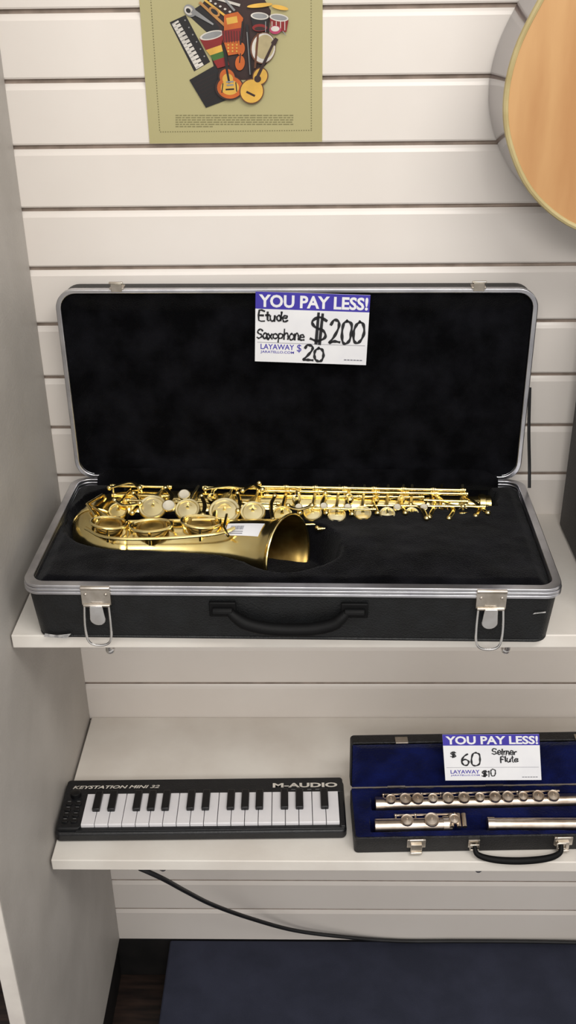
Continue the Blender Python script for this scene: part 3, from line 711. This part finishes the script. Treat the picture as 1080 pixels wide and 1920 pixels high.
Z_ = Vector((0, 0, 1)); NF = Vector((0, -.35, 1)).normalized()
def fkeys(t, a_, d, ds, r, rod=None, side=1):
    for k, s_ in enumerate(ds):
        c = a_+d*s_+Vector((0, -.002, .0115)); rr = r*(1 if k % 3 else .85)
        b = MB().cup(c, NF, rr, .003); b.tube([c+NF*.002, c+Vector((0, .011, .001))], .0014, 6); b.tube([c, c-NF*.005], rr*.6, 12)
        obj('key_cup', b, 'silver', t, world=True)
    if rod:
        o = Vector((0, .0115*side, .0085)); b = MB().tube([a_+d*rod[0]+o, a_+d*rod[1]+o], .0015, 8)
        s_ = rod[0]
        while s_ <= rod[1]+.001:
            b.ball(a_+d*s_+o, .0024); b.tube([a_+d*s_+o, a_+d*s_+Vector((0, .004*side, .004))], .0013, 6); s_ += .028
        obj('key_rod', b, 'silver', t, world=True)
t, d = joint('long silver flute tube with many round keys at the back of the blue tray', *fj[0], 'flute_body_joint')
fkeys(t, fj[0][0], d, [.022, .043, .061, .083, .105, .128, .151, .173, .192, .214, .236, .258], .0088, (.012, .27))
for s_ in (.0, .30):
    obj('end_ring', MB().tube([fj[0][0]+d*s_, fj[0][0]+d*(s_+.012)], .0112, 20), 'silver', t, world=True)
t, d = joint('short silver flute end with two large round keys, front left of blue tray', *fj[1], 'flute_foot_joint')
fkeys(t, fj[1][0], d, [.045, .08], .0105, (.03, .12)); fkeys(t, fj[1][0], d, [.112], .009)
b = MB().tube([fj[1][1]-d*.012, fj[1][1]], .0115, 20)
for q in (.108, .118, .126): b.tube([fj[1][0]+d*q+Vector((0, -.011, .006)), fj[1][0]+d*q+Vector((0, .008, .012))], .0035, 10)
obj('roller_keys', b, 'silver', t, world=True)
t, d = joint('smooth silver flute tube without keys at the front right of the blue tray', *fj[2], 'flute_head_joint')
obj('end_ring', MB().tube([fj[2][0], fj[2][0]+d*.01], .0102, 20), 'silver', t, world=True)
b = MB().lathe(fj[2][0]+d*.15+Z_*.007, Z_, [(.012, 0), (.011, .003), (.005, .0045), (.0045, .002)], 20); obj('lip_plate', b, 'silver', t, world=True)
q0 = FM @ Vector((0, FD-.0045, FH+.006))
yl2 = q0.y
A = at(835, 1463, y=yl2-.026); B_ = at(1015, 1462, y=yl2-.022); C_ = at(821, 1378, y=yl2-.004)
ex = (B_-A).normalized(); ey = (C_-A); hh2 = ey.length; ey = (ey-ex*ey.dot(ex)*.5).normalized()
sign('price_sign', 'white and blue price card leaning against the blue flute case lid', A, ex, ey, (B_-A).length, hh2, {'blue': sb2, 'ink': si2})
# ------------------------------------------------------------------ guitar
gl = at(947, 188, y=-.118)
gx = gl.x+.199; gz = gl.z-.155
gt = thing('guitar', 'acoustic guitar with natural wood top hanging on the slatted wall', 'guitar', (gx, -.06, gz))
half = [(0, 0), (.06, .003), (.115, .020), (.162, .058), (.190, .108), (.199, .155), (.192, .205), (.170, .255), (.147, .295), (.136, .33), (.138, .365), (.149, .405), (.148, .445), (.125, .48), (.07, .497), (0, .5)]
out = catmull([(x, z, 0) for x, z in half]+[(-x, z, 0) for x, z in half[::-1][1:-1]], 5, closed=True)
out = [(p.x, p.y) for p in out]
TG = Matrix(((1, 0, 0, gx), (0, 0, 1, -.118), (0, 1, 0, gz), (0, 0, 0, 1)))
n = len(out)
mb = MB().add([(x, z, .002) for x, z in out]+[(x, z, .112) for x, z in out], [(i, (i+1) % n, n+(i+1) % n, n+i) for i in range(n)]+[tuple(range(n, 2*n))], 0, TG)
gb = obj('guitar_body', mb, 'gside', gt, world=True, angle=60)
sc = [(x*.985, .25+(z-.25)*.985) for x, z in out]
ang = [math.atan2(z-.335, x) for x, z in sc]
holev = [(.05*math.cos(a_), .335+.05*math.sin(a_)) for a_ in ang]
mb = MB().add([(x, z, .0) for x, z in sc]+[(x, z, .0) for x, z in holev], [(i, (i+1) % n, n+(i+1) % n, n+i) for i in range(n)], 0, TG)
obj('soundboard', mb, 'spruce', gt, world=True, smooth=False)
obj('binding', MB().tube([TG @ Vector((x*.995, .25+(z-.25)*.996, .0008)) for x, z in out], .0034, 8, closed=True), 'binding', gb, world=True)
mb = MB().ring([(x*1.2, .335+(z-.335)*1.2) for x, z in holev], [(x*1.02, .335+(z-.335)*1.02) for x, z in holev], -.0006, .001, T=TG); obj('rosette', mb, 'rose', gt, world=True)
mb = MB().box(-.075, .075, .115, .145, -.008, 0, T=TG); obj('bridge', mb, 'rose', gt, world=True, bevel=.003)
mb = MB().box(-.027, .027, .40, .85, -.007, -.001, T=TG); obj('fretboard', mb, 'rose', gt, world=True, bevel=.001)
mb = MB().tube([(0, .5, .007), (0, .85, .007)], .022, 16, T=TG, flat=1); obj('neck', mb, 'gside', gt, world=True)
mb = MB().box(-.036, .036, .85, 1.02, 0, .014, T=TG); obj('headstock', mb, 'rose', gt, world=True, bevel=.004)
mb = MB()
for k in range(6): mb.tube([(-.0225+.009*k, .13, -.009), (-.018+.0072*k, .87, -.009)], .0006, 6, T=TG)
obj('strings', mb, 'nickel', gt, world=True)
hk = MB()
for s_ in (-1, 1): hk.tube(catmull([(gx, -.002, gz+.84), (gx+.015*s_, -.03, gz+.84), (gx+.029*s_, -.07, gz+.84), (gx+.029*s_, -.14, gz+.845)], 5), .004, 10)
hk.box(gx-.02, gx+.02, -.004, -.0005, gz+.81, gz+.87)
h = obj('wall_hanger', hk, 'black', smooth=True); tagm(h, 'black forked hanger on the slatted wall holding the guitar neck', 'hanger')
# ------------------------------------------------------------------ black cabinet at right
ac = at(1047, 985, z=Z1)
sp = thing('speaker_cabinet', 'black cabinet standing at the right end of the upper shelf', 'speaker', (ac.x+.16, ac.y-.13, Z1+.0006))
mb = MB().box(ac.x, ac.x+.32, ac.y-.25, ac.y, Z1+.0006, Z1+.36); obj('cabinet', mb, 'leath', sp, world=True, bevel=.006)
mb = MB().box(ac.x+.02, ac.x+.30, ac.y-.254, ac.y-.249, Z1+.02, Z1+.29); obj('grille', mb, 'grille', sp, world=True, bevel=.002)
for dx in (.06, .12, .18, .24):
    mb = MB().lathe((ac.x+dx, ac.y-.25, Z1+.325), (0, -1, 0), [(.011, 0), (.010, .012), (1e-5, .0125)], 20); obj('knob', mb, 'alu', sp, world=True)
# ------------------------------------------------------------------ lights
def area(name, loc, tgt, sx, sy, power, col):
    l = bpy.data.lights.new(name, 'AREA'); l.shape = 'RECTANGLE'; l.size = sx; l.size_y = sy; l.energy = power; l.color = col
    o = bpy.data.objects.new(name, l); COL.objects.link(o); o.location = loc
    o.rotation_euler = (Vector(tgt)-Vector(loc)).to_track_quat('-Z', 'Y').to_euler()
area('ceiling_lamp', (.7, -1.5, 2.9), (.1, 0, .9), 1.3, .5, 22, (1, .97, .92))
area('ceiling_lamp_far', (-.2, -3.2, 2.9), (0, 0, .9), 1.6, .5, 34, (1, .97, .93))
w = bpy.data.worlds.new('world'); SC.world = w; w.use_nodes = True
nt = w.node_tree; bg = nt.nodes['Background']
tc = nt.nodes.new('ShaderNodeTexCoord'); sx_ = nt.nodes.new('ShaderNodeSeparateXYZ'); rp = nt.nodes.new('ShaderNodeValToRGB')
nt.links.new(tc.outputs['Generated'], sx_.inputs[0]); nt.links.new(sx_.outputs['Z'], rp.inputs['Fac']); nt.links.new(rp.outputs['Color'], bg.inputs['Color'])
rp.color_ramp.elements[0].position = 0; rp.color_ramp.elements[0].color = (.66, .63, .60, 1)
rp.color_ramp.elements[1].position = .4; rp.color_ramp.elements[1].color = (1, .97, .94, 1)
bg.inputs[1].default_value = .74
